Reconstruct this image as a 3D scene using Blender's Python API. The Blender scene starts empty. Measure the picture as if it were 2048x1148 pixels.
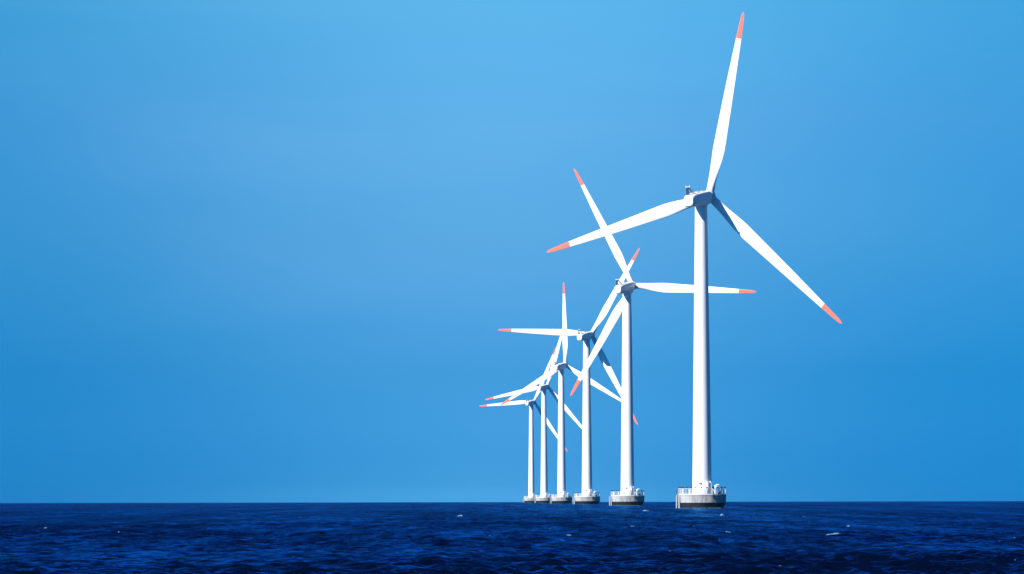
import bpy, math, random
import numpy as np
from mathutils import Matrix, Vector
random.seed(7)
R_ = math.radians
scene = bpy.context.scene

# ------------------------------------------------------------------ camera
CAM_H = 2.213
EARTH = 7.4e6                      # effective earth radius (with refraction): the sea really curves
cam_d = bpy.data.cameras.new('camera')
cam = bpy.data.objects.new('camera', cam_d)
scene.collection.objects.link(cam)
cam_d.sensor_width = 36.0
cam_d.lens = 10458 * 36 / 2048
cam_d.clip_start = 0.5
cam_d.clip_end = 60000
cam.matrix_world = (Matrix.Translation((0, 0, CAM_H)) @ Matrix.Rotation(R_(90 + 2.311), 4, 'X')
                    @ Matrix.Rotation(R_(-0.11), 4, 'Z'))
scene.camera = cam

# ------------------------------------------------------------------ light
SUN_EL, SUN_LEFT = 34.0, 52.0       # degrees; azimuth to the left of straight behind the camera
world = bpy.data.worlds.new('World')
scene.world = world
world.use_nodes = True
wn, wl = world.node_tree.nodes, world.node_tree.links
wn.clear()
w_out = wn.new('ShaderNodeOutputWorld')
w_bg = wn.new('ShaderNodeBackground')
w_bg.inputs['Strength'].default_value = 0.1
w_sky = wn.new('ShaderNodeTexSky')
w_sky.sky_type = 'NISHITA'
w_sky.sun_disc = False
w_sky.sun_elevation = R_(SUN_EL)
sun_dir = Vector((-math.sin(R_(SUN_LEFT)) * math.cos(R_(SUN_EL)), -math.cos(R_(SUN_LEFT)) * math.cos(R_(SUN_EL)), math.sin(R_(SUN_EL))))
w_sky.sun_rotation = math.atan2(sun_dir.x, sun_dir.y)
w_sky.air_density = 1.0
w_sky.dust_density = 0.6
w_sky.ozone_density = 3.0
EXPOSURE = 0.75
# the sky's own blue: Nishita is multiplied by a tint that varies with elevation, plus a painted vignette, darker to both sides
w_tc = wn.new('ShaderNodeTexCoord')
w_sep = wn.new('ShaderNodeSeparateXYZ')
wl.new(w_tc.outputs['Generated'], w_sep.inputs[0])
def wmath(op, a, b=None, c=None):
    n = wn.new('ShaderNodeMath'); n.operation = op
    for i, v in enumerate((a, b, c)):
        if v is None: continue
        if isinstance(v, (int, float)): n.inputs[i].default_value = v
        else: wl.new(v, n.inputs[i])
    return n.outputs[0]
def wmix(blend, f, a, b):
    n = wn.new('ShaderNodeMix'); n.data_type = 'RGBA'; n.blend_type = blend; n.clamp_result = False
    for k, v in (('Factor', f), ('A', a), ('B', b)):
        if isinstance(v, (int, float)): n.inputs[k].default_value = v
        elif isinstance(v, tuple): n.inputs[k].default_value = (*v, 1)
        else: wl.new(v, n.inputs[k])
    return n.outputs['Result']
def lin(c): return [(v / 255 / 12.92 if v <= 10 else ((v / 255 + .055) / 1.055) ** 2.4) for v in c]
SKY = [  # elevation (radians), wanted sRGB straight ahead, what plain Nishita gives there at strength 0.1
    (0.0004, (70, 163, 226), (170, 169, 153)),
    (0.0030, (59, 152, 218), (170, 170, 155)),
    (0.0080, (56, 149, 216), (174, 175, 159)),
    (0.0243, (63, 153, 218), (187, 193, 177)),
    (0.0490, (88, 166, 223), (182, 198, 192)),
    (0.0720, (96, 177, 230), (176, 199, 200)),
    (0.0955, (93, 181, 235), (164, 191, 205)),
]
EDGE = [(5, 126, 198), (4, 126, 198), (5, 126, 198), (20, 133, 202), (46, 143, 207), (54, 149, 211), (54, 154, 213)]
def sky_ramp(cols):
    n = wn.new('ShaderNodeValToRGB')
    els = n.color_ramp.elements
    while len(els) < len(SKY): els.new(.5)
    for e, (el, w, h) in zip(els, SKY): e.position = el / .1
    for e, (el, w, h), c in zip(els, SKY, cols):
        e.color = [.99 * q / v / 2 / 2 ** EXPOSURE for q, v in zip(lin(c), lin(h))] + [1]
    wl.new(wmath('DIVIDE', w_sep.outputs['Z'], .1), n.inputs[0])
    return n.outputs[0]
w_mid, w_edge = sky_ramp([w for _, w, _ in SKY]), sky_ramp(EDGE)
# faint wisps, drawn out along the horizon
w_map = wn.new('ShaderNodeMapping'); w_map.inputs['Scale'].default_value = (8, 8, 42)
w_map.inputs['Rotation'].default_value = (0, R_(-1.5), 0)
wl.new(w_tc.outputs['Generated'], w_map.inputs[0])
w_nz = wn.new('ShaderNodeTexNoise'); w_nz.inputs['Scale'].default_value = 1.0; w_nz.inputs['Detail'].default_value = 6; w_nz.inputs['Distortion'].default_value = .6
wl.new(w_map.outputs[0], w_nz.inputs['Vector'])
# vignette painted into the sky tint: palest near straight ahead, deeper sideways
w_az = wmath('ARCTAN2', w_sep.outputs['X'], w_sep.outputs['Y'])
w_off = wmath('ADD', wmath('SUBTRACT', w_az, -.005), wmath('MULTIPLY', wmath('SUBTRACT', w_nz.outputs['Fac'], .5), .03))
w_q = wmath('DIVIDE', w_off, wmath('MULTIPLY_ADD', w_sep.outputs['Z'], .22, .056))
w_vignette = wmath('POWER', 2.718, wmath('MULTIPLY', wmath('MULTIPLY', w_q, w_q), -1.0))
w_tint = wmix('MIX', w_vignette, w_edge, w_mid)
# the polarised sky deepens towards the zenith
w_up = wn.new('ShaderNodeMapRange'); w_up.interpolation_type = 'SMOOTHSTEP'
w_up.inputs['From Min'].default_value = .08; w_up.inputs['From Max'].default_value = .6
wl.new(w_sep.outputs['Z'], w_up.inputs['Value'])
w_tint = wmix('MULTIPLY', 1.0, w_tint, wmix('MIX', w_up.outputs[0], (1.0, 1.0, 1.0), (.4, .52, .72)))
w_wisp = wn.new('ShaderNodeMapRange'); w_wisp.inputs['From Min'].default_value = .46; w_wisp.inputs['From Max'].default_value = .72
wl.new(w_nz.outputs['Fac'], w_wisp.inputs['Value'])
w_tint = wmix('MULTIPLY', 1.0, w_tint, wmix('MIX', w_wisp.outputs[0], (2.0, 2.0, 2.0), (2.34, 2.05, 2.02)))
wl.new(wmix('MULTIPLY', 1.0, w_sky.outputs[0], w_tint), w_bg.inputs['Color'])
wl.new(w_bg.outputs[0], w_out.inputs['Surface'])

sun_l = bpy.data.lights.new('sun', 'SUN')
sun_l.energy = 5.0
sun_l.angle = R_(0.53)
sun_l.color = (1.0, 0.965, 0.91)
sun = bpy.data.objects.new('sun', sun_l)
scene.collection.objects.link(sun)
sun.rotation_euler = sun_dir.to_track_quat('Z', 'Y').to_euler()

vs = scene.view_settings
vs.view_transform = 'Standard'
vs.look = 'None'
vs.exposure = EXPOSURE
vs.gamma = 1.0
vs.use_curve_mapping = False
scene.cycles.volume_bounces = 0
scene.cycles.max_bounces = 8

# ------------------------------------------------------------------ helpers
def link(name, data, parent=None, mat=None, mtx=None):
    o = bpy.data.objects.new(name, data)
    scene.collection.objects.link(o)
    if parent is not None:
        o.parent = parent
    if mtx is not None:
        o.matrix_local = mtx
    return o

class MB:
    """collects shapes, builds one mesh"""
    def __init__(self):
        self.v, self.f = [], []
    def add(self, vs, fs):
        n = len(self.v)
        self.v += [tuple(p) for p in vs]
        self.f += [tuple(i + n for i in f) for f in fs]
        return self
    def box(self, cx, cy, cz, sx, sy, sz, rot=0.0, bev=0.0):
        c, s = math.cos(rot), math.sin(rot)
        b = min(bev, sx * .4, sy * .4)
        hx, hy, hz = sx / 2, sy / 2, sz / 2
        if b > 0:
            ring = [(-hx + b, -hy), (hx - b, -hy), (hx, -hy + b), (hx, hy - b), (hx - b, hy), (-hx + b, hy), (-hx, hy - b), (-hx, -hy + b)]
        else:
            ring = [(-hx, -hy), (hx, -hy), (hx, hy), (-hx, hy)]
        n = len(ring)
        vs = [(cx + x * c - y * s, cy + x * s + y * c, cz + z) for z in (-hz, hz) for x, y in ring]
        fs = [tuple(range(n))[::-1], tuple(range(n, 2 * n))] + [(i, (i + 1) % n, n + (i + 1) % n, n + i) for i in range(n)]
        return self.add(vs, fs)
    def tube(self, pts, r, n=8, close=False):
        pts = [Vector(p) for p in pts]
        rings = []
        m = len(pts)
        for i, p in enumerate(pts):
            a = pts[(i - 1) % m] if (close or i > 0) else p
            b = pts[(i + 1) % m] if (close or i < m - 1) else p
            t = (b - a).normalized()
            ref = Vector((0, 0, 1)) if abs(t.z) < .9 else Vector((1, 0, 0))
            x = t.cross(ref).normalized(); y = x.cross(t)
            rings.append([p + (x * math.cos(k * 2 * math.pi / n) + y * math.sin(k * 2 * math.pi / n)) * r for k in range(n)])
        vs = [q for rg in rings for q in rg]
        fs = []
        for i in range(m if close else m - 1):
            j = (i + 1) % m
            for k in range(n):
                l = (k + 1) % n
                fs.append((i * n + k, i * n + l, j * n + l, j * n + k))
        if not close:
            fs += [tuple(range(n))[::-1], tuple(range((m - 1) * n, m * n))]
        return self.add(vs, fs)
    def loft(self, rings, cap0=True, cap1=True):
        n = len(rings[0])
        vs = [q for rg in rings for q in rg]
        fs = []
        for i in range(len(rings) - 1):
            for k in range(n):
                l = (k + 1) % n
                fs.append((i * n + k, i * n + l, (i + 1) * n + l, (i + 1) * n + k))
        if cap0: fs.append(tuple(range(n))[::-1])
        if cap1: fs.append(tuple(range((len(rings) - 1) * n, len(rings) * n)))
        return self.add(vs, fs)
    def lathe(self, prof, n=48, cap0=True, cap1=True):
        return self.loft([[(r * math.cos(k * 2 * math.pi / n), r * math.sin(k * 2 * math.pi / n), z) for k in range(n)] for r, z in prof], cap0, cap1)
    def mesh(self, name, mat, smooth=None):
        me = bpy.data.meshes.new(name)
        me.from_pydata(self.v, [], self.f)
        me.materials.append(mat)
        me.validate()
        if smooth is not None:
            me.polygons.foreach_set('use_smooth', [True] * len(me.polygons))
            me.set_sharp_from_angle(angle=R_(smooth))
        return me

def mat(name, base, rough=.5, noise=None, bump=None, metallic=0.0, spec=None):
    """Principled material; noise = (other colour, scale xyz, lo, hi): mottled with a second colour"""
    m = bpy.data.materials.new(name)
    m.use_nodes = True
    nt = m.node_tree
    p = nt.nodes['Principled BSDF']
    p.inputs['Base Color'].default_value = (*base, 1)
    p.inputs['Roughness'].default_value = rough
    p.inputs['Metallic'].default_value = metallic
    if spec is not None: p.inputs['Specular IOR Level'].default_value = spec
    if noise:
        tc = nt.nodes.new('ShaderNodeTexCoord'); mp = nt.nodes.new('ShaderNodeMapping')
        nt.links.new(tc.outputs['Object'], mp.inputs[0]); mp.inputs['Scale'].default_value = noise[1]
        nz = nt.nodes.new('ShaderNodeTexNoise'); nz.inputs['Scale'].default_value = 1.0; nz.inputs['Detail'].default_value = 5; nz.inputs['Roughness'].default_value = .6
        nt.links.new(mp.outputs[0], nz.inputs['Vector'])
        mr = nt.nodes.new('ShaderNodeMapRange'); mr.inputs['From Min'].default_value = noise[2]; mr.inputs['From Max'].default_value = noise[3]
        nt.links.new(nz.outputs['Fac'], mr.inputs['Value'])
        mx = nt.nodes.new('ShaderNodeMix'); mx.data_type = 'RGBA'
        mx.inputs['A'].default_value = (*base, 1); mx.inputs['B'].default_value = (*noise[0], 1)
        nt.links.new(mr.outputs[0], mx.inputs['Factor']); nt.links.new(mx.outputs['Result'], p.inputs['Base Color'])
        if bump:
            b = nt.nodes.new('ShaderNodeBump'); b.inputs['Strength'].default_value = bump[0]; b.inputs['Distance'].default_value = bump[1]
            nt.links.new(nz.outputs['Fac'], b.inputs['Height']); nt.links.new(b.outputs[0], p.inputs['Normal'])
    return m

M = {
    'paint': mat('white_paint', (.77, .77, .77), .38, ((.66, .67, .67), (.5, .5, .12), .52, .85), None, 0, .25),
    'blade': mat('blade_gelcoat', (.78, .78, .78), .3, ((.70, .70, .69), (.7, .7, .15), .55, .9), None, 0, .25),
    'red': mat('red_tip_paint', (.80, .165, .095), .4, ((.72, .15, .10), (1, 1, .3), .5, .9)),
    'concrete': mat('concrete', (.38, .37, .365), .9, ((.19, .19, .195), (1.3, 1.3, .3), .42, .68), (.5, .05)),
    'wet': mat('wet_algae_concrete', (.016, .022, .026), .5, ((.04, .045, .045), (1.5, 1.5, 1.2), .45, .8), (.5, .05)),
    'rail': mat('galvanised_white_rail', (.58, .59, .60), .5, ((.5, .5, .5), (2, 2, 2), .5, .9)),
    'dark': mat('dark_fitting', (.03, .035, .045), .5, ((.06, .06, .07), (3, 3, 3), .4, .8)),
    'grey': mat('grey_hatch', (.22, .22, .23), .5, ((.15, .15, .15), (3, 3, 3), .4, .8)),
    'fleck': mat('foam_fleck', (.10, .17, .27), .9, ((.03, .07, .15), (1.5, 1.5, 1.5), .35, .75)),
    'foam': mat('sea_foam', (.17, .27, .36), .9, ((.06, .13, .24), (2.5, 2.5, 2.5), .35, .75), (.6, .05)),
}

# ------------------------------------------------------------------ sea
SEA_REFL = 1.0
HAZE = 1.0e-5
rng = np.random.default_rng(11)
NW = 110
lam = np.exp(rng.uniform(np.log(.36), np.log(6.5), NW))
order = np.argsort(lam); lam = lam[order]
wd = R_(262) + rng.normal(0, R_(44), NW)             # travelling towards the camera with the wind
kk = 2 * np.pi / lam
slope = 0.066 * np.exp(-((np.log(lam) - np.log(1.15)) / .9) ** 2)
amp = slope / kk
ph = rng.uniform(0, 2 * np.pi, NW)
kx, ky = kk * np.cos(wd), kk * np.sin(wd)

def waves(x, y, res):
    """height and crest-sharpening shift at points, leaving out waves the mesh cannot carry"""
    z = np.zeros_like(x); dx = np.zeros_like(x); dy = np.zeros_like(x)
    for i in range(NW):
        w = np.clip((lam[i] - 2.2 * res) / (1.3 * res), 0, 1)
        p = kx[i] * x + ky[i] * y + ph[i]
        a = amp[i] * w
        z += a * np.sin(p)
        c = a * np.cos(p) * .75
        dx += c * (kx[i] / kk[i]); dy += c * (ky[i] / kk[i])
    # gusty patches: some water is rougher than other
    g = 1 + .38 * np.sin(x * .021 + y * .017 + 1.3) * np.sin(y * .031 - x * .043 + .4) + .25 * np.sin(x * .11 - y * .013 + 2.) * np.sin(y * .047 + x * .05)
    return z * g, dx * g, dy * g

def build_sea():
    r = [1.0]
    while r[-1] < 142: r.append(r[-1] * 1.08 + .1)
    while r[-1] < 9000: r.append(r[-1] + .15 * (r[-1] / 142) ** 1.17)
    r = np.array(r)
    half = R_(8.2)
    th = np.concatenate([np.linspace(-half, half, 450), np.linspace(half, 2 * np.pi - half, 38)[1:-1]])
    dth = np.concatenate([np.full(450, 2 * half / 449), np.full(36, (2 * np.pi - 2 * half) / 37)])
    RR, TT = np.meshgrid(r, th, indexing='ij')
    dr = np.gradient(r)
    res = np.maximum(dr[:, None], RR * dth[None, :] * 1.0)
    X = (RR * np.sin(TT)).ravel(); Y = (RR * np.cos(TT)).ravel()
    z, dx, dy = waves(X.astype(np.float32), Y.astype(np.float32), res.ravel().astype(np.float32))
    Z = z - (X ** 2 + Y ** 2) / (2 * EARTH)
    co = np.stack([X + dx, Y + dy, Z], 1)
    n, m = RR.shape
    co = np.concatenate([co, [[0, 0, 0]]]).astype(np.float32)
    i = np.arange(n - 1)[:, None] * m; j = np.arange(m)[None, :]; j2 = (j + 1) % m
    quads = np.stack([i + j, i + j2, i + m + j2, i + m + j], -1).reshape(-1, 4)
    jj = np.arange(m)
    tris = np.stack([np.full(m, n * m), (jj + 1) % m, jj], 1)
    loops = np.concatenate([quads.ravel(), tris.ravel()]).astype(np.int32)
    starts = np.concatenate([np.arange(len(quads)) * 4, len(quads) * 4 + np.arange(m) * 3]).astype(np.int32)
    me = bpy.data.meshes.new('sea')
    me.vertices.add(len(co)); me.vertices.foreach_set('co', co.ravel())
    me.loops.add(len(loops)); me.loops.foreach_set('vertex_index', loops)
    me.polygons.add(len(starts)); me.polygons.foreach_set('loop_start', starts)
    me.polygons.foreach_set('use_smooth', np.ones(len(starts), bool))
    me.update(calc_edges=True)
    rr = res.ravel()
    tot = (slope ** 2).sum(); los = np.zeros_like(rr)
    for q in range(NW): los += slope[q] ** 2 * (1 - np.clip((lam[q] - 2.2 * rr) / (1.3 * rr), 0, 1) ** 2)
    at = me.attributes.new('unresolved', 'FLOAT', 'POINT')
    at.data.foreach_set('value', np.append(los / tot, 1).astype(np.float32))
    print('sea tris', len(quads) * 2)
    return me, r

sea_mat = bpy.data.materials.new('sea_water')
sea_mat.use_nodes = True
nt = sea_mat.node_tree
nt.nodes.clear()
def N(t, **k):
    n = nt.nodes.new(t)
    for a_, v in k.items(): setattr(n, a_, v)
    return n
def L(a_, b_): nt.links.new(a_, b_)
tc = N('ShaderNodeTexCoord')
def noise(scale_xyz, detail, rough=.55, dist=.3, off=0.0):
    mp = N('ShaderNodeMapping'); mp.inputs['Scale'].default_value = scale_xyz; mp.inputs['Location'].default_value = (off, off * 1.7, 0)
    mp.inputs['Rotation'].default_value = (0, 0, R_(6))
    L(tc.outputs['Object'], mp.inputs[0])
    nz = N('ShaderNodeTexNoise'); nz.inputs['Scale'].default_value = 1; nz.inputs['Detail'].default_value = detail
    nz.inputs['Roughness'].default_value = rough; nz.inputs['Distortion'].default_value = dist
    L(mp.outputs[0], nz.inputs['Vector'])
    return nz.outputs['Fac']
def math_(op, a_, b_, c_=None):
    n = N('ShaderNodeMath', operation=op)
    for i, v in enumerate((a_, b_, c_)):
        if v is None: continue
        if isinstance(v, (int, float)): n.inputs[i].default_value = v
        else: L(v, n.inputs[i])
    return n.outputs[0]
def rng_(v, a_, b_, c_, d_):
    n = N('ShaderNodeMapRange')
    for k, q in zip(('From Min', 'From Max', 'To Min', 'To Max'), (a_, b_, c_, d_)): n.inputs[k].default_value = q
    L(v, n.inputs['Value'])
    return n.outputs[0]
# share of the waves that the mesh is too coarse to carry: the bump takes those over
lost = N('ShaderNodeAttribute', attribute_name='unresolved').outputs['Fac']
# wind streaks: ruffled and smoother water, drawn out along the wind
streak = math_('MULTIPLY', rng_(noise((.22, .022, 1), 3), .3, .7, .35, 1.35), rng_(noise((.055, .0045, 1), 3, off=3.1), .3, .7, .6, 1.3))
streak = math_('MULTIPLY', streak, rng_(noise((.02, .0012, 1), 2, off=7.7), .3, .7, .75, 1.2))
streak2 = math_('MULTIPLY', rng_(noise((.5, .012, 1), 3, off=1.7), .3, .7, .72, 1.3), rng_(noise((.12, .0022, 1), 4, off=5.9), .32, .68, .55, 1.45))
streak2 = math_('MULTIPLY', streak2, rng_(noise((1.3, .055, 1), 4, .65, off=9.3), .33, .67, .35, 1.85))
d1 = math_('MULTIPLY', math_('MULTIPLY_ADD', lost, .10, .055), streak)
d2 = math_('MULTIPLY', math_('MULTIPLY_ADD', lost, .5, .07), streak)
b1 = N('ShaderNodeBump'); b1.inputs['Strength'].default_value = 1
b2 = N('ShaderNodeBump'); b2.inputs['Strength'].default_value = 1
L(d1, b1.inputs['Distance']); L(d2, b2.inputs['Distance'])
L(noise((2.6, 4.2, 1), 5, .6), b1.inputs['Height']); L(noise((.8, 1.4, 1), 3), b2.inputs['Height'])
L(b2.outputs[0], b1.inputs['Normal'])
fr = N('ShaderNodeFresnel'); fr.inputs['IOR'].default_value = 1.333
L(b1.outputs[0], fr.inputs['Normal'])
fac = math_('MULTIPLY', math_('POWER', fr.outputs[0], 1.6), math_('MULTIPLY', streak2, SEA_REFL))   # a polarising filter cuts the steeper reflections
df = N('ShaderNodeBsdfDiffuse'); df.inputs['Color'].default_value = (.0004, .0024, .0125, 1)
gl = N('ShaderNodeBsdfGlossy'); gl.inputs['Color'].default_value = (.05, .41, .98, 1); gl.inputs['Roughness'].default_value = .16
L(b1.outputs[0], gl.inputs['Normal'])
ms = N('ShaderNodeMixShader'); L(fac, ms.inputs[0]); L(df.outputs[0], ms.inputs[1]); L(gl.outputs[0], ms.inputs[2])
mo = N('ShaderNodeOutputMaterial'); L(ms.outputs[0], mo.inputs['Surface'])
sea_me, sea_r = build_sea()
sea_me.materials.append(sea_mat)
sea = link('sea', sea_me)
sea['kind'] = 'structure'
sea['label'] = 'dark navy choppy open sea reaching to the horizon'

# ------------------------------------------------------------------ wind turbines
H, OVER = 67.82, 4.91
YAW, TILT, RAD = R_(24.1), R_(6.1), 41.2
ax = Vector((math.sin(YAW) * math.cos(TILT), math.cos(YAW) * math.cos(TILT), math.sin(TILT)))
rx = Vector((math.cos(YAW), -math.sin(YAW), 0))
up = rx.cross(ax)
FRAME = Matrix(((rx.x, ax.x, up.x, 0), (rx.y, ax.y, up.y, 0), (rx.z, ax.z, up.z, H), (0, 0, 0, 1)))
DECK = 2.95

# blade: span +Z, leading edge -X, seen from behind the rotor
ST = np.array([.022, .05, .085, .12, .16, .2, .235, .26, .3, .4, .5, .63, .75, .857, .92, .96, .985, .997, 1.0])
LE = np.interp(ST, [.02, .06, .12, .25, .4, .63, .857, .96, .985, 1], [-.87, -.9, -1.0, -1.3, -1.16, -.92, -.58, -.40, -.30, -.03])
TE = np.interp(ST, [.02, .06, .12, .2, .25, .28, .4, .63, .857, .96, .985, 1], [.87, .88, 1.05, 1.45, 1.63, 1.62, 1.42, 1.05, .66, .42, .28, .03])
TH = np.interp(ST, [.02, .06, .12, .25, .5, .857, 1], [1.74, 1.72, 1.35, .74, .42, .2, .03])
TW = np.interp(ST, [.02, .1, .25, .5, 1], [13, 13, 8, 3, -1])
BL = np.interp(ST, [.02, .05, .2], [0, .02, 1])        # circle -> aerofoil
NS = 22
def section(i):
    c = TE[i] - LE[i]; pts = []
    for k in range(NS):
        t = 2 * math.pi * k / NS
        xc = .5 + .5 * math.cos(t)                      # 1 at the trailing edge
        s = 1 if math.sin(t) >= 0 else -1
        y_air = 2.6 * (.2969 * math.sqrt(max(xc, 0)) * 1 - .126 * xc - .3516 * xc ** 2 + .2843 * xc ** 3 - .1015 * xc ** 4)
        y_air = max(y_air, .01) * (1.2 if s < 0 else .75) * s * .74
        y = (1 - BL[i]) * .5 * math.sin(t) + BL[i] * y_air
        x = LE[i] + c * xc; yy = y * TH[i]
        a = -R_(TW[i]); ca, sa = math.cos(a), math.sin(a)
        pts.append((x * ca - yy * sa, x * sa + yy * ca, ST[i] * RAD))
    return pts
secs = [section(i) for i in range(len(ST))]
cut = 13
blade_me = MB().loft(secs[:cut + 1]).mesh('blade', M['blade'], 50)
tip_me = MB().loft(secs[cut:]).mesh('blade_tip', M['red'], 50)
collar_me = MB().lathe([(.93, .88), (.95, .92), (.95, 1.1), (.9, 1.14)], 32).mesh('blade_collar', M['grey'], 40)

# nacelle: axis +Y towards the hub
def sup(w, h, zc, y, n=36, e=3.2):
    out = []
    for k in range(n):
        t = 2 * math.pi * k / n
        c, s = math.cos(t), math.sin(t)
        out.append((w / 2 * math.copysign(abs(c) ** (2 / e), c), y, zc + h / 2 * math.copysign(abs(s) ** (2 / e), s)))
    return out
nac = [(-7.45, 1.6, 1.5, -.42, 2.2), (-7.38, 2.1, 2.1, -.42, 2.6), (-7.15, 2.4, 2.45, -.42, 3.0), (-6.5, 2.55, 2.65, -.40, 3.8), (-4.5, 2.75, 2.95, -.34, 4.4),
       (-1.5, 2.9, 3.15, -.28, 4.6), (1.6, 2.9, 3.1, -.2, 4.4), (2.8, 2.75, 2.85, -.1, 3.4), (3.45, 2.5, 2.55, 0, 2.4), (3.55, 2.4, 2.4, 0, 2.0)]
nac_me = MB().loft([sup(w, h, zc, y, e=e) for y, w, h, zc, e in nac]).mesh('nacelle', M['paint'], 35)
hub_prof = [(3.62, 1.15), (3.66, 1.28), (4.2, 1.36), (4.9, 1.36), (5.5, 1.24), (5.95, .98), (6.25, .68), (6.42, .35), (6.47, .05)]
hub_me = MB().loft([[(r * math.sin(k * 2 * math.pi / 36), y, r * math.cos(k * 2 * math.pi / 36)) for k in range(36)] for y, r in hub_prof]).mesh('hub', M['paint'], 40)
mast = MB()
mast.box(-.55, -6.75, 1.7, .2, .3, 1.75, 0, .03).box(-.22, -6.75, 1.7, .14, .24, 1.75, 0, .03).box(-.38, -6.75, 1.6, .3, .1, .9, 0, .02).tube([(-.28, -6.6, 2.55), (.1, -4.9, 1.2)], .085).tube([(-.5, -6.75, 2.5), (.15, -6.75, 1.0)], .06)
mast_me = mast.mesh('sensor_mast', M['dark'], 40)
xb = MB().box(-.25, -6.75, 2.66, 1.15, .28, .12, 0, .02).tube([(.15, -6.75, 2.7), (.15, -6.75, 3.15)], .05).tube([(-.7, -6.75, 2.7), (-.7, -6.75, 2.95)], .05)
crossbar_me = xb.mesh('sensor_crossbar', M['paint'], 40)
brace_me = MB().tube([(.0, -6.55, 2.62), (.35, -4.6, 1.15)], .1).mesh('mast_brace', M['paint'], 40)
hatch_me = MB().box(0, -2.4, 1.29, 1.2, 2.0, .12, 0, .1).mesh('roof_hatch', M['paint'], 40)
lamp_me = MB().lathe([(.13, 0), (.13, .3), (.09, .42), (.02, .45)], 12).mesh('beacon', M['grey'], 40)

# tower
zt = H - 1.62
def tr(z): return 2.13 + (1.335 - 2.13) * ((z - DECK) / (zt - DECK)) ** 1.0
zs = np.linspace(DECK + .02, zt, 26)
tower_me = MB().lathe([(tr(z), z) for z in zs], 56).mesh('tower', M['paint'], 40)
flange_me = {}
for i, q in enumerate((.33, .67)):
    z = DECK + q * (zt - DECK)
    flange_me[i] = MB().lathe([(tr(z) + .002, z - .09), (tr(z) + .02, z - .07), (tr(z) + .02, z + .07), (tr(z) + .002, z + .09)], 56).mesh('flange', M['paint'], 30)
yaw_me = MB().lathe([(1.36, zt - .35), (1.42, zt - .3), (1.42, zt + .45)], 40).mesh('yaw_ring', M['paint'], 35)

# foundation
found_me = MB().lathe([(5.2, 1.2), (5.23, 1.24), (5.23, DECK - .25), (5.2, DECK - .22)], 72).mesh('foundation', M['concrete'], 30)
cone_me = MB().lathe([(4.3, -2.5), (4.42, -.3), (4.62, .2), (4.9, .7), (5.12, 1.1), (5.15, 1.197)], 72).mesh('ice_cone', M['wet'], 40)
deck_me = MB().lathe([(5.27, DECK - .217), (5.3, DECK - .2), (5.3, DECK - .02), (5.27, DECK)], 72).mesh('deck', M['concrete'], 30)
NP = 26
post = MB().tube([(0, 0, 0), (0, 0, 1.45)], .055, 8)
post_me = post.mesh('railing_post', M['rail'], 40)
cap_me = MB().lathe([(.06, 1.45), (.16, 1.48), (.16, 1.68), (.05, 1.74)], 10).mesh('post_cap', M['dark'], 40)
def ring_pts(r, z, n=64): return [(r * math.cos(i * 2 * math.pi / n), r * math.sin(i * 2 * math.pi / n), z) for i in range(n)]
rail_me = [MB().tube(ring_pts(5.08, DECK + z), rr, 6, True).mesh('rail', M['rail'], 60) for z, rr in ((1.28, .045), (.82, .03), (.42, .03))]
toe_me = MB().lathe([(5.1, DECK + .004), (5.12, DECK + .004), (5.12, DECK + .22), (5.1, DECK + .22)], 72, False, False).mesh('toe_board', M['rail'], 30)
def panel(a0, a1, z0, z1):
    m = MB(); n = 5
    rings = []
    for i in range(n + 1):
        a = R_(a0 + (a1 - a0) * i / n)
        rings.append([(r * math.cos(a), r * math.sin(a), DECK + z) for r, z in ((5.16, z0), (5.2, z0), (5.2, z1), (5.16, z1))])
    return m.loft(rings).mesh('rail_panel', M['rail'])
panel_me = [panel(a0, a1, .25, 1.2) for a0, a1 in ((178, 187), (210, 217), (234, 238), (328, 333), (348, 354))]

# deck fittings
def pol(deg, r): return r * math.cos(R_(deg)), r * math.sin(R_(deg))
fit = []
def fitting(name, mb, m, smooth=40): fit.append((name, mb.mesh(name, M[m], smooth)))
x, y = pol(279, 2.75)
fitting('cabinet', MB().box(x, y, DECK + .62, .95, .6, 1.2, R_(9), .04), 'paint')
x, y = pol(284, 2.75)
fitting('cabinet_door', MB().box(x + .02, y - .33, DECK + .6, .6, .05, .85, R_(9), .01), 'rail')
x, y = pol(258, 2.13)
fitting('tower_hatch', MB().box(x, y, DECK + 2.45, .62, .12, .42, R_(-12), .05), 'grey')
x, y = pol(305, 2.5)
stair = MB().box(x + .1, y - .2, DECK + 1.62, 1.1, .9, .1, R_(30)).tube([(x + .5, y - .5, DECK), (x + .5, y - .5, DECK + 2.6)], .05).tube([(x - .3, y - .7, DECK), (x - .3, y - .7, DECK + 2.6)], .05)
stair.tube([(x - .3, y - .7, DECK + 2.6), (x + .5, y - .5, DECK + 2.6)], .05).tube([(x + .5, y - .5, DECK + 1.7), (x + 1.6, y - .6, DECK + .05)], .09).tube([(x + .4, y + .3, DECK + 1.7), (x + 1.5, y + .2, DECK + .05)], .09)
for i in range(7):
    q = i / 6.5
    stair.box(x + .5 + 1.1 * q, y - .15, DECK + 1.6 - 1.6 * q, .22, .8, .04)
fitting('access_stair', stair, 'rail')
x, y = pol(318, 2.15)
fitting('lamp_box', MB().box(x + .2, y - .2, DECK + 2.45, .3, .3, 1.05, R_(45), .05), 'paint')
x, y = pol(300, 2.2)
fitting('switch_box', MB().box(x + .05, y - .2, DECK + 2.3, .5, .4, 1.3, R_(30), .04), 'paint')
x, y = pol(312, 4.1)
davit = MB().tube([(x, y, DECK), (x, y, DECK + 2.1)], .12).tube([(x, y, DECK + 1.95), (x + .3, y - .25, DECK + 2.2), (x + .85, y - .5, DECK + 2.15)], .07).box(x + .35, y - .1, DECK + 1.85, .6, .4, .5, .4, .05)
fitting('davit_crane', davit, 'paint')
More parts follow.
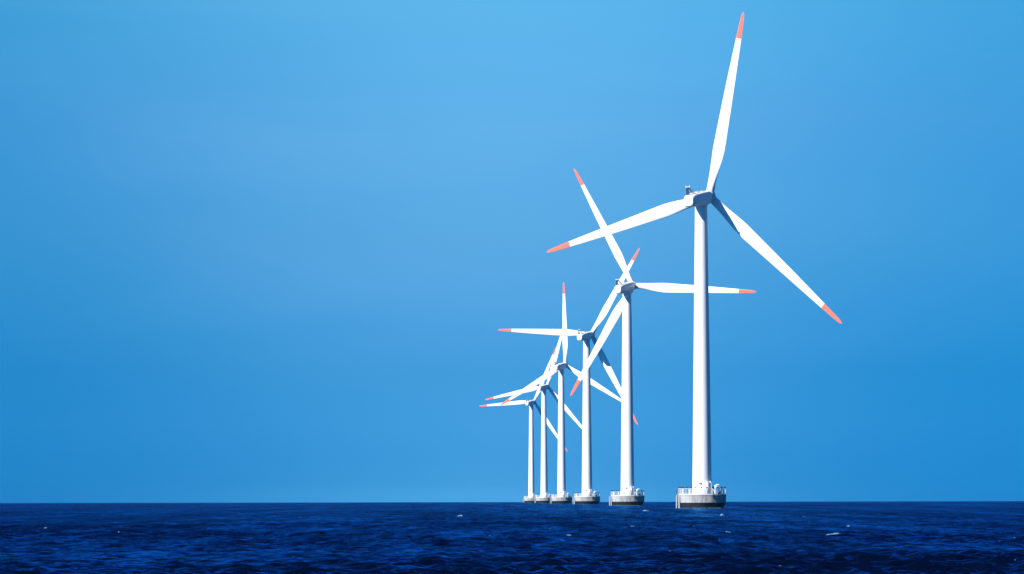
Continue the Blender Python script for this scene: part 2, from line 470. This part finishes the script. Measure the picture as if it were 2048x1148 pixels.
for d in (231, 318):
    x, y = pol(d, 4.8)
    fitting('equipment_drum', MB().lathe([(.28, 0), (.3, .05), (.3, .75), (.24, .82)], 14), 'dark')
    me = fit[-1][1]; me.transform(Matrix.Translation((x, y, DECK)))
x, y = pol(296, 5.32)
fitting('rubber_fender', MB().box(x, y - .02, DECK - .35, .5, .2, .75, R_(26), .04), 'dark')
land = MB()
for d in (180.5, 189):
    x, y = pol(d, 5.62)
    land.tube([(x, y, -1.2), (x, y, DECK - .3), (x + .25, y + .02, DECK + .25)], .09, 10)
    for z in (.9, DECK - .35):
        xi, yi = pol(d, 5.05)
        land.tube([(x, y, z), (xi, yi, z)], .08)
fitting('boat_landing', land, 'concrete')
lad = MB()
for d in (183.2, 186.3):
    x, y = pol(d, 5.55); lad.tube([(x, y, -1), (x, y, DECK + 1.1)], .045)
for i in range(13):
    x0, y0 = pol(183.2, 5.55); x1, y1 = pol(186.3, 5.55); z = -.9 + i * .3
    lad.tube([(x0, y0, z), (x1, y1, z)], .03, 6)
fitting('ladder', lad, 'dark')
pipe = MB()
for d in (196, 201):
    x, y = pol(d, 5.33); pipe.tube([(x, y, -1.5), (x, y, DECK - .2)], .11)
fitting('cable_tube', pipe, 'concrete')

def railing_joined():
    m = MB()
    for i in range(NP):
        x, y = pol(i * 360 / NP + 3, 5.08)
        m.tube([(x, y, DECK), (x, y, DECK + 1.45)], .075, 6)
    return m.mesh('railing_posts', M['rail'], 40)
posts_far_me = railing_joined()

LABELS = [
    'tallest white wind turbine, rightmost and nearest in the row, with long red-tipped blades',
    'second tallest wind turbine, its horizontal blade passing behind the rightmost tower',
    'third wind turbine from the right, one blade level to the left',
    'fourth wind turbine from the right, with one blade standing straight up',
    'second wind turbine from the left, its left blade sloping just above the leftmost turbine\'s',
    'smallest wind turbine, leftmost and farthest in the row, its left blade almost level',
]
PH = [13.83, -26.24, -86.61, 1.52, -100.6, -93.78]
DX = [1140.3 + 480 * i for i in range(6)]
XX = [41.33 - 5.69 * i for i in range(6)]
for i in range(6):
    z0 = -(XX[i] ** 2 + DX[i] ** 2) / (2 * EARTH)
    t = link('wind_turbine', None)
    t.location = (XX[i], DX[i], z0)
    t['label'] = LABELS[i]; t['category'] = 'wind turbine'; t['group'] = 'offshore wind turbines standing in a row'
    fo = link('foundation', found_me, t)
    link('ice_cone', cone_me, fo); link('deck', deck_me, fo)
    tw = link('tower', tower_me, t)
    for k in flange_me: link('flange', flange_me[k], tw)
    link('yaw_ring', yaw_me, tw)
    na = link('nacelle', nac_me, t, mtx=FRAME)
    sm = link('sensor_mast', mast_me, na)
    link('sensor_crossbar', crossbar_me, na); link('mast_brace', brace_me, na); link('roof_hatch', hatch_me, na)
    for sx in (-.55, .55):
        link('beacon', lamp_me, na, mtx=Matrix.Translation((sx, -.3, 1.22)))
    link('hub', hub_me, t, mtx=FRAME)
    for k in range(3):
        mt = FRAME @ Matrix.Translation((0, OVER, 0)) @ Matrix.Rotation(R_(PH[i] + 120 * k), 4, 'Y')
        bl = link('blade', blade_me, t, mtx=mt)
        link('blade_tip', tip_me, bl)['label'] = 'orange red painted blade tip'
        link('blade_collar', collar_me, bl)
    ra = link('railing', rail_me[0], t)
    for me in rail_me[1:]: link('rail', me, ra)
    link('toe_board', toe_me, ra)
    for me in panel_me: link('rail_panel', me, ra)
    if i < 3:
        for k in range(NP):
            x, y = pol(k * 360 / NP + 3, 5.08)
            po = link('railing_post', post_me, t, mtx=Matrix.Translation((x, y, DECK)))
            link('post_cap', cap_me, po)
    else:
        link('post_row', posts_far_me, ra)['kind'] = 'stuff'
    for name, me in fit: link(name, me, t)

# ------------------------------------------------------------------ foam on the sea
def sea_res(r):
    return float(np.interp(r, sea_r, np.gradient(sea_r)))
def sea_z(x, y):
    r = np.hypot(x, y)
    z, _, _ = waves(np.array([x]), np.array([y]), np.array([max(sea_res(r), r * 2 * R_(8.2) / 449)]))
    return float(z[0]) - r * r / (2 * EARTH)
CP, SP = math.cos(R_(2.304)), math.sin(R_(2.304))
def whitecap_mesh(w, h, seed, x0, y0, z0):
    """a tumbling crest of foam: ragged ridge across the wind, w wide, h high"""
    rs = random.Random(seed); rings = []
    n = 26
    for k in range(n + 1):
        u = k / n
        env = max(.05, math.sin(math.pi * u) ** .7) * (.55 + .45 * math.sin(3.1 * u + seed) ** 2)
        hh = h * env * rs.uniform(.65, 1.15); d = .3 * env * rs.uniform(.7, 1.3) * (w / 3) ** .5
        xx = (u - .5) * w; yy = .12 * math.sin(u * 4.0 + seed) * w / 4
        lift = sea_z(x0 + xx, y0 + yy) - z0 + .03
        rings.append([(xx, yy + d * c, lift - .08 + hh * s) for c, s in ((-1, -.1), (-.75, .45), (-.2, .9 * rs.uniform(.8, 1.1)), (.3, 1 * rs.uniform(.8, 1.1)), (.8, .5), (1.1, -.1))])
    return MB().loft(rings).mesh('whitecap', M['foam'], 80)
CAPS = [  # bearing px, distance m, width m, height m, label
    (1672, 296, 1.5, .13, 'long white foam crest breaking to the right below the tallest turbine'),
    (1697, 395, .34, .16, 'tiny foam fleck just behind the long foam crest'),
    (1440, 650, .6, .3, 'small bright foam spot directly below the tallest turbine\'s concrete base'),
    (1452, 325, .55, .14, 'thin foam streak well below the tallest turbine\'s base'),
    (920, 640, .7, .32, 'bright small foam spot left of the turbine row near the horizon'),
    (84, 380, .4, .12, 'small foam fleck at the far left of the sea'),
    (241, 330, .2, .14, 'faint foam speck to the right of the far left foam fleck'),
    (1263, 395, .42, .14, 'short foam streak below the second tallest turbine'),
    (1136, 300, .5, .1, 'pale double foam streak below the third turbine from the right'),
    (1290, 900, 1.4, .28, 'faint foam streak right of the second tallest turbine\'s base'),
]
for n_, (px, D, w, h, lab) in enumerate(CAPS):
    x = (px - 1024) / 10458 * D
    best = max(((sea_z(x, D + q), D + q) for q in np.linspace(-4, 4, 41)))
    o = link('whitecap', whitecap_mesh(w, h, n_ + 1, x, best[1], best[0]))
    o.location = (x, best[1], best[0])
    o['label'] = lab; o['category'] = 'whitecap'; o['group'] = 'whitecaps on the sea'

# flecks of foam far and near, too many and too small to count
def flecks():
    rs = random.Random(5); m = MB()
    for _ in range(36):
        D = 150 * (9 ** rs.random()); az = rs.uniform(-.115, .115)
        x = D * math.sin(az); y0 = D * math.cos(az)
        z, y = max((sea_z(x, y0 + q), y0 + q) for q in np.linspace(-1.2, 1.2, 5))
        w = rs.uniform(.03, .09) * (D / 250) ** .6; h = w * rs.uniform(.1, .25)
        n = 7
        ring = [(x + w * math.cos(k * 2 * math.pi / n) * rs.uniform(.7, 1.2), y + w * .8 * math.sin(k * 2 * math.pi / n), z - .03) for k in range(n)]
        top = [(x + w * .5 * math.cos(k * 2 * math.pi / n), y + w * .4 * math.sin(k * 2 * math.pi / n), z + h * rs.uniform(.6, 1)) for k in range(n)]
        m.loft([ring, top])
    for t_ in (0, 1):                     # wash where the water meets the two nearest bases
        for _ in range(70):
            a = R_(rs.uniform(178, 362)); rr = 4.75 + rs.uniform(-.1, .9) * rs.random()
            x, y = XX[t_] + rr * math.cos(a), DX[t_] + rr * math.sin(a)
            z = sea_z(x, y); w = rs.uniform(.1, .5); h = rs.uniform(.03, .13); n = 7
            m.loft([[(x + w * math.cos(k * 2 * math.pi / n), y + w * math.sin(k * 2 * math.pi / n), z - .05) for k in range(n)],
                    [(x + w * .6 * math.cos(k * 2 * math.pi / n), y + w * .6 * math.sin(k * 2 * math.pi / n), z + h * rs.uniform(.5, 1)) for k in range(n)]])
    return m.mesh('foam_flecks', M['fleck'], 80)
ff = link('foam_flecks', flecks())
ff['kind'] = 'stuff'; ff['label'] = 'tiny pale flecks of foam scattered over the wave crests'

# ------------------------------------------------------------------ haze
hz_mat = bpy.data.materials.new('sea_air')
hz_mat.use_nodes = True
ht = hz_mat.node_tree; ht.nodes.clear()
ho = ht.nodes.new('ShaderNodeOutputMaterial'); hv = ht.nodes.new('ShaderNodeVolumePrincipled')
hv.inputs['Color'].default_value = (.22, .58, 1, 1); hv.inputs['Density'].default_value = HAZE
hv.inputs['Anisotropy'].default_value = 0
ht.links.new(hv.outputs[0], ho.inputs['Volume'])
if HAZE > 0:
    haze = link('haze', MB().box(0, 0, 62, 18600, 18600, 144).mesh('haze', hz_mat))
    haze['kind'] = 'stuff'; haze['label'] = 'thin blue sea haze over the whole water'
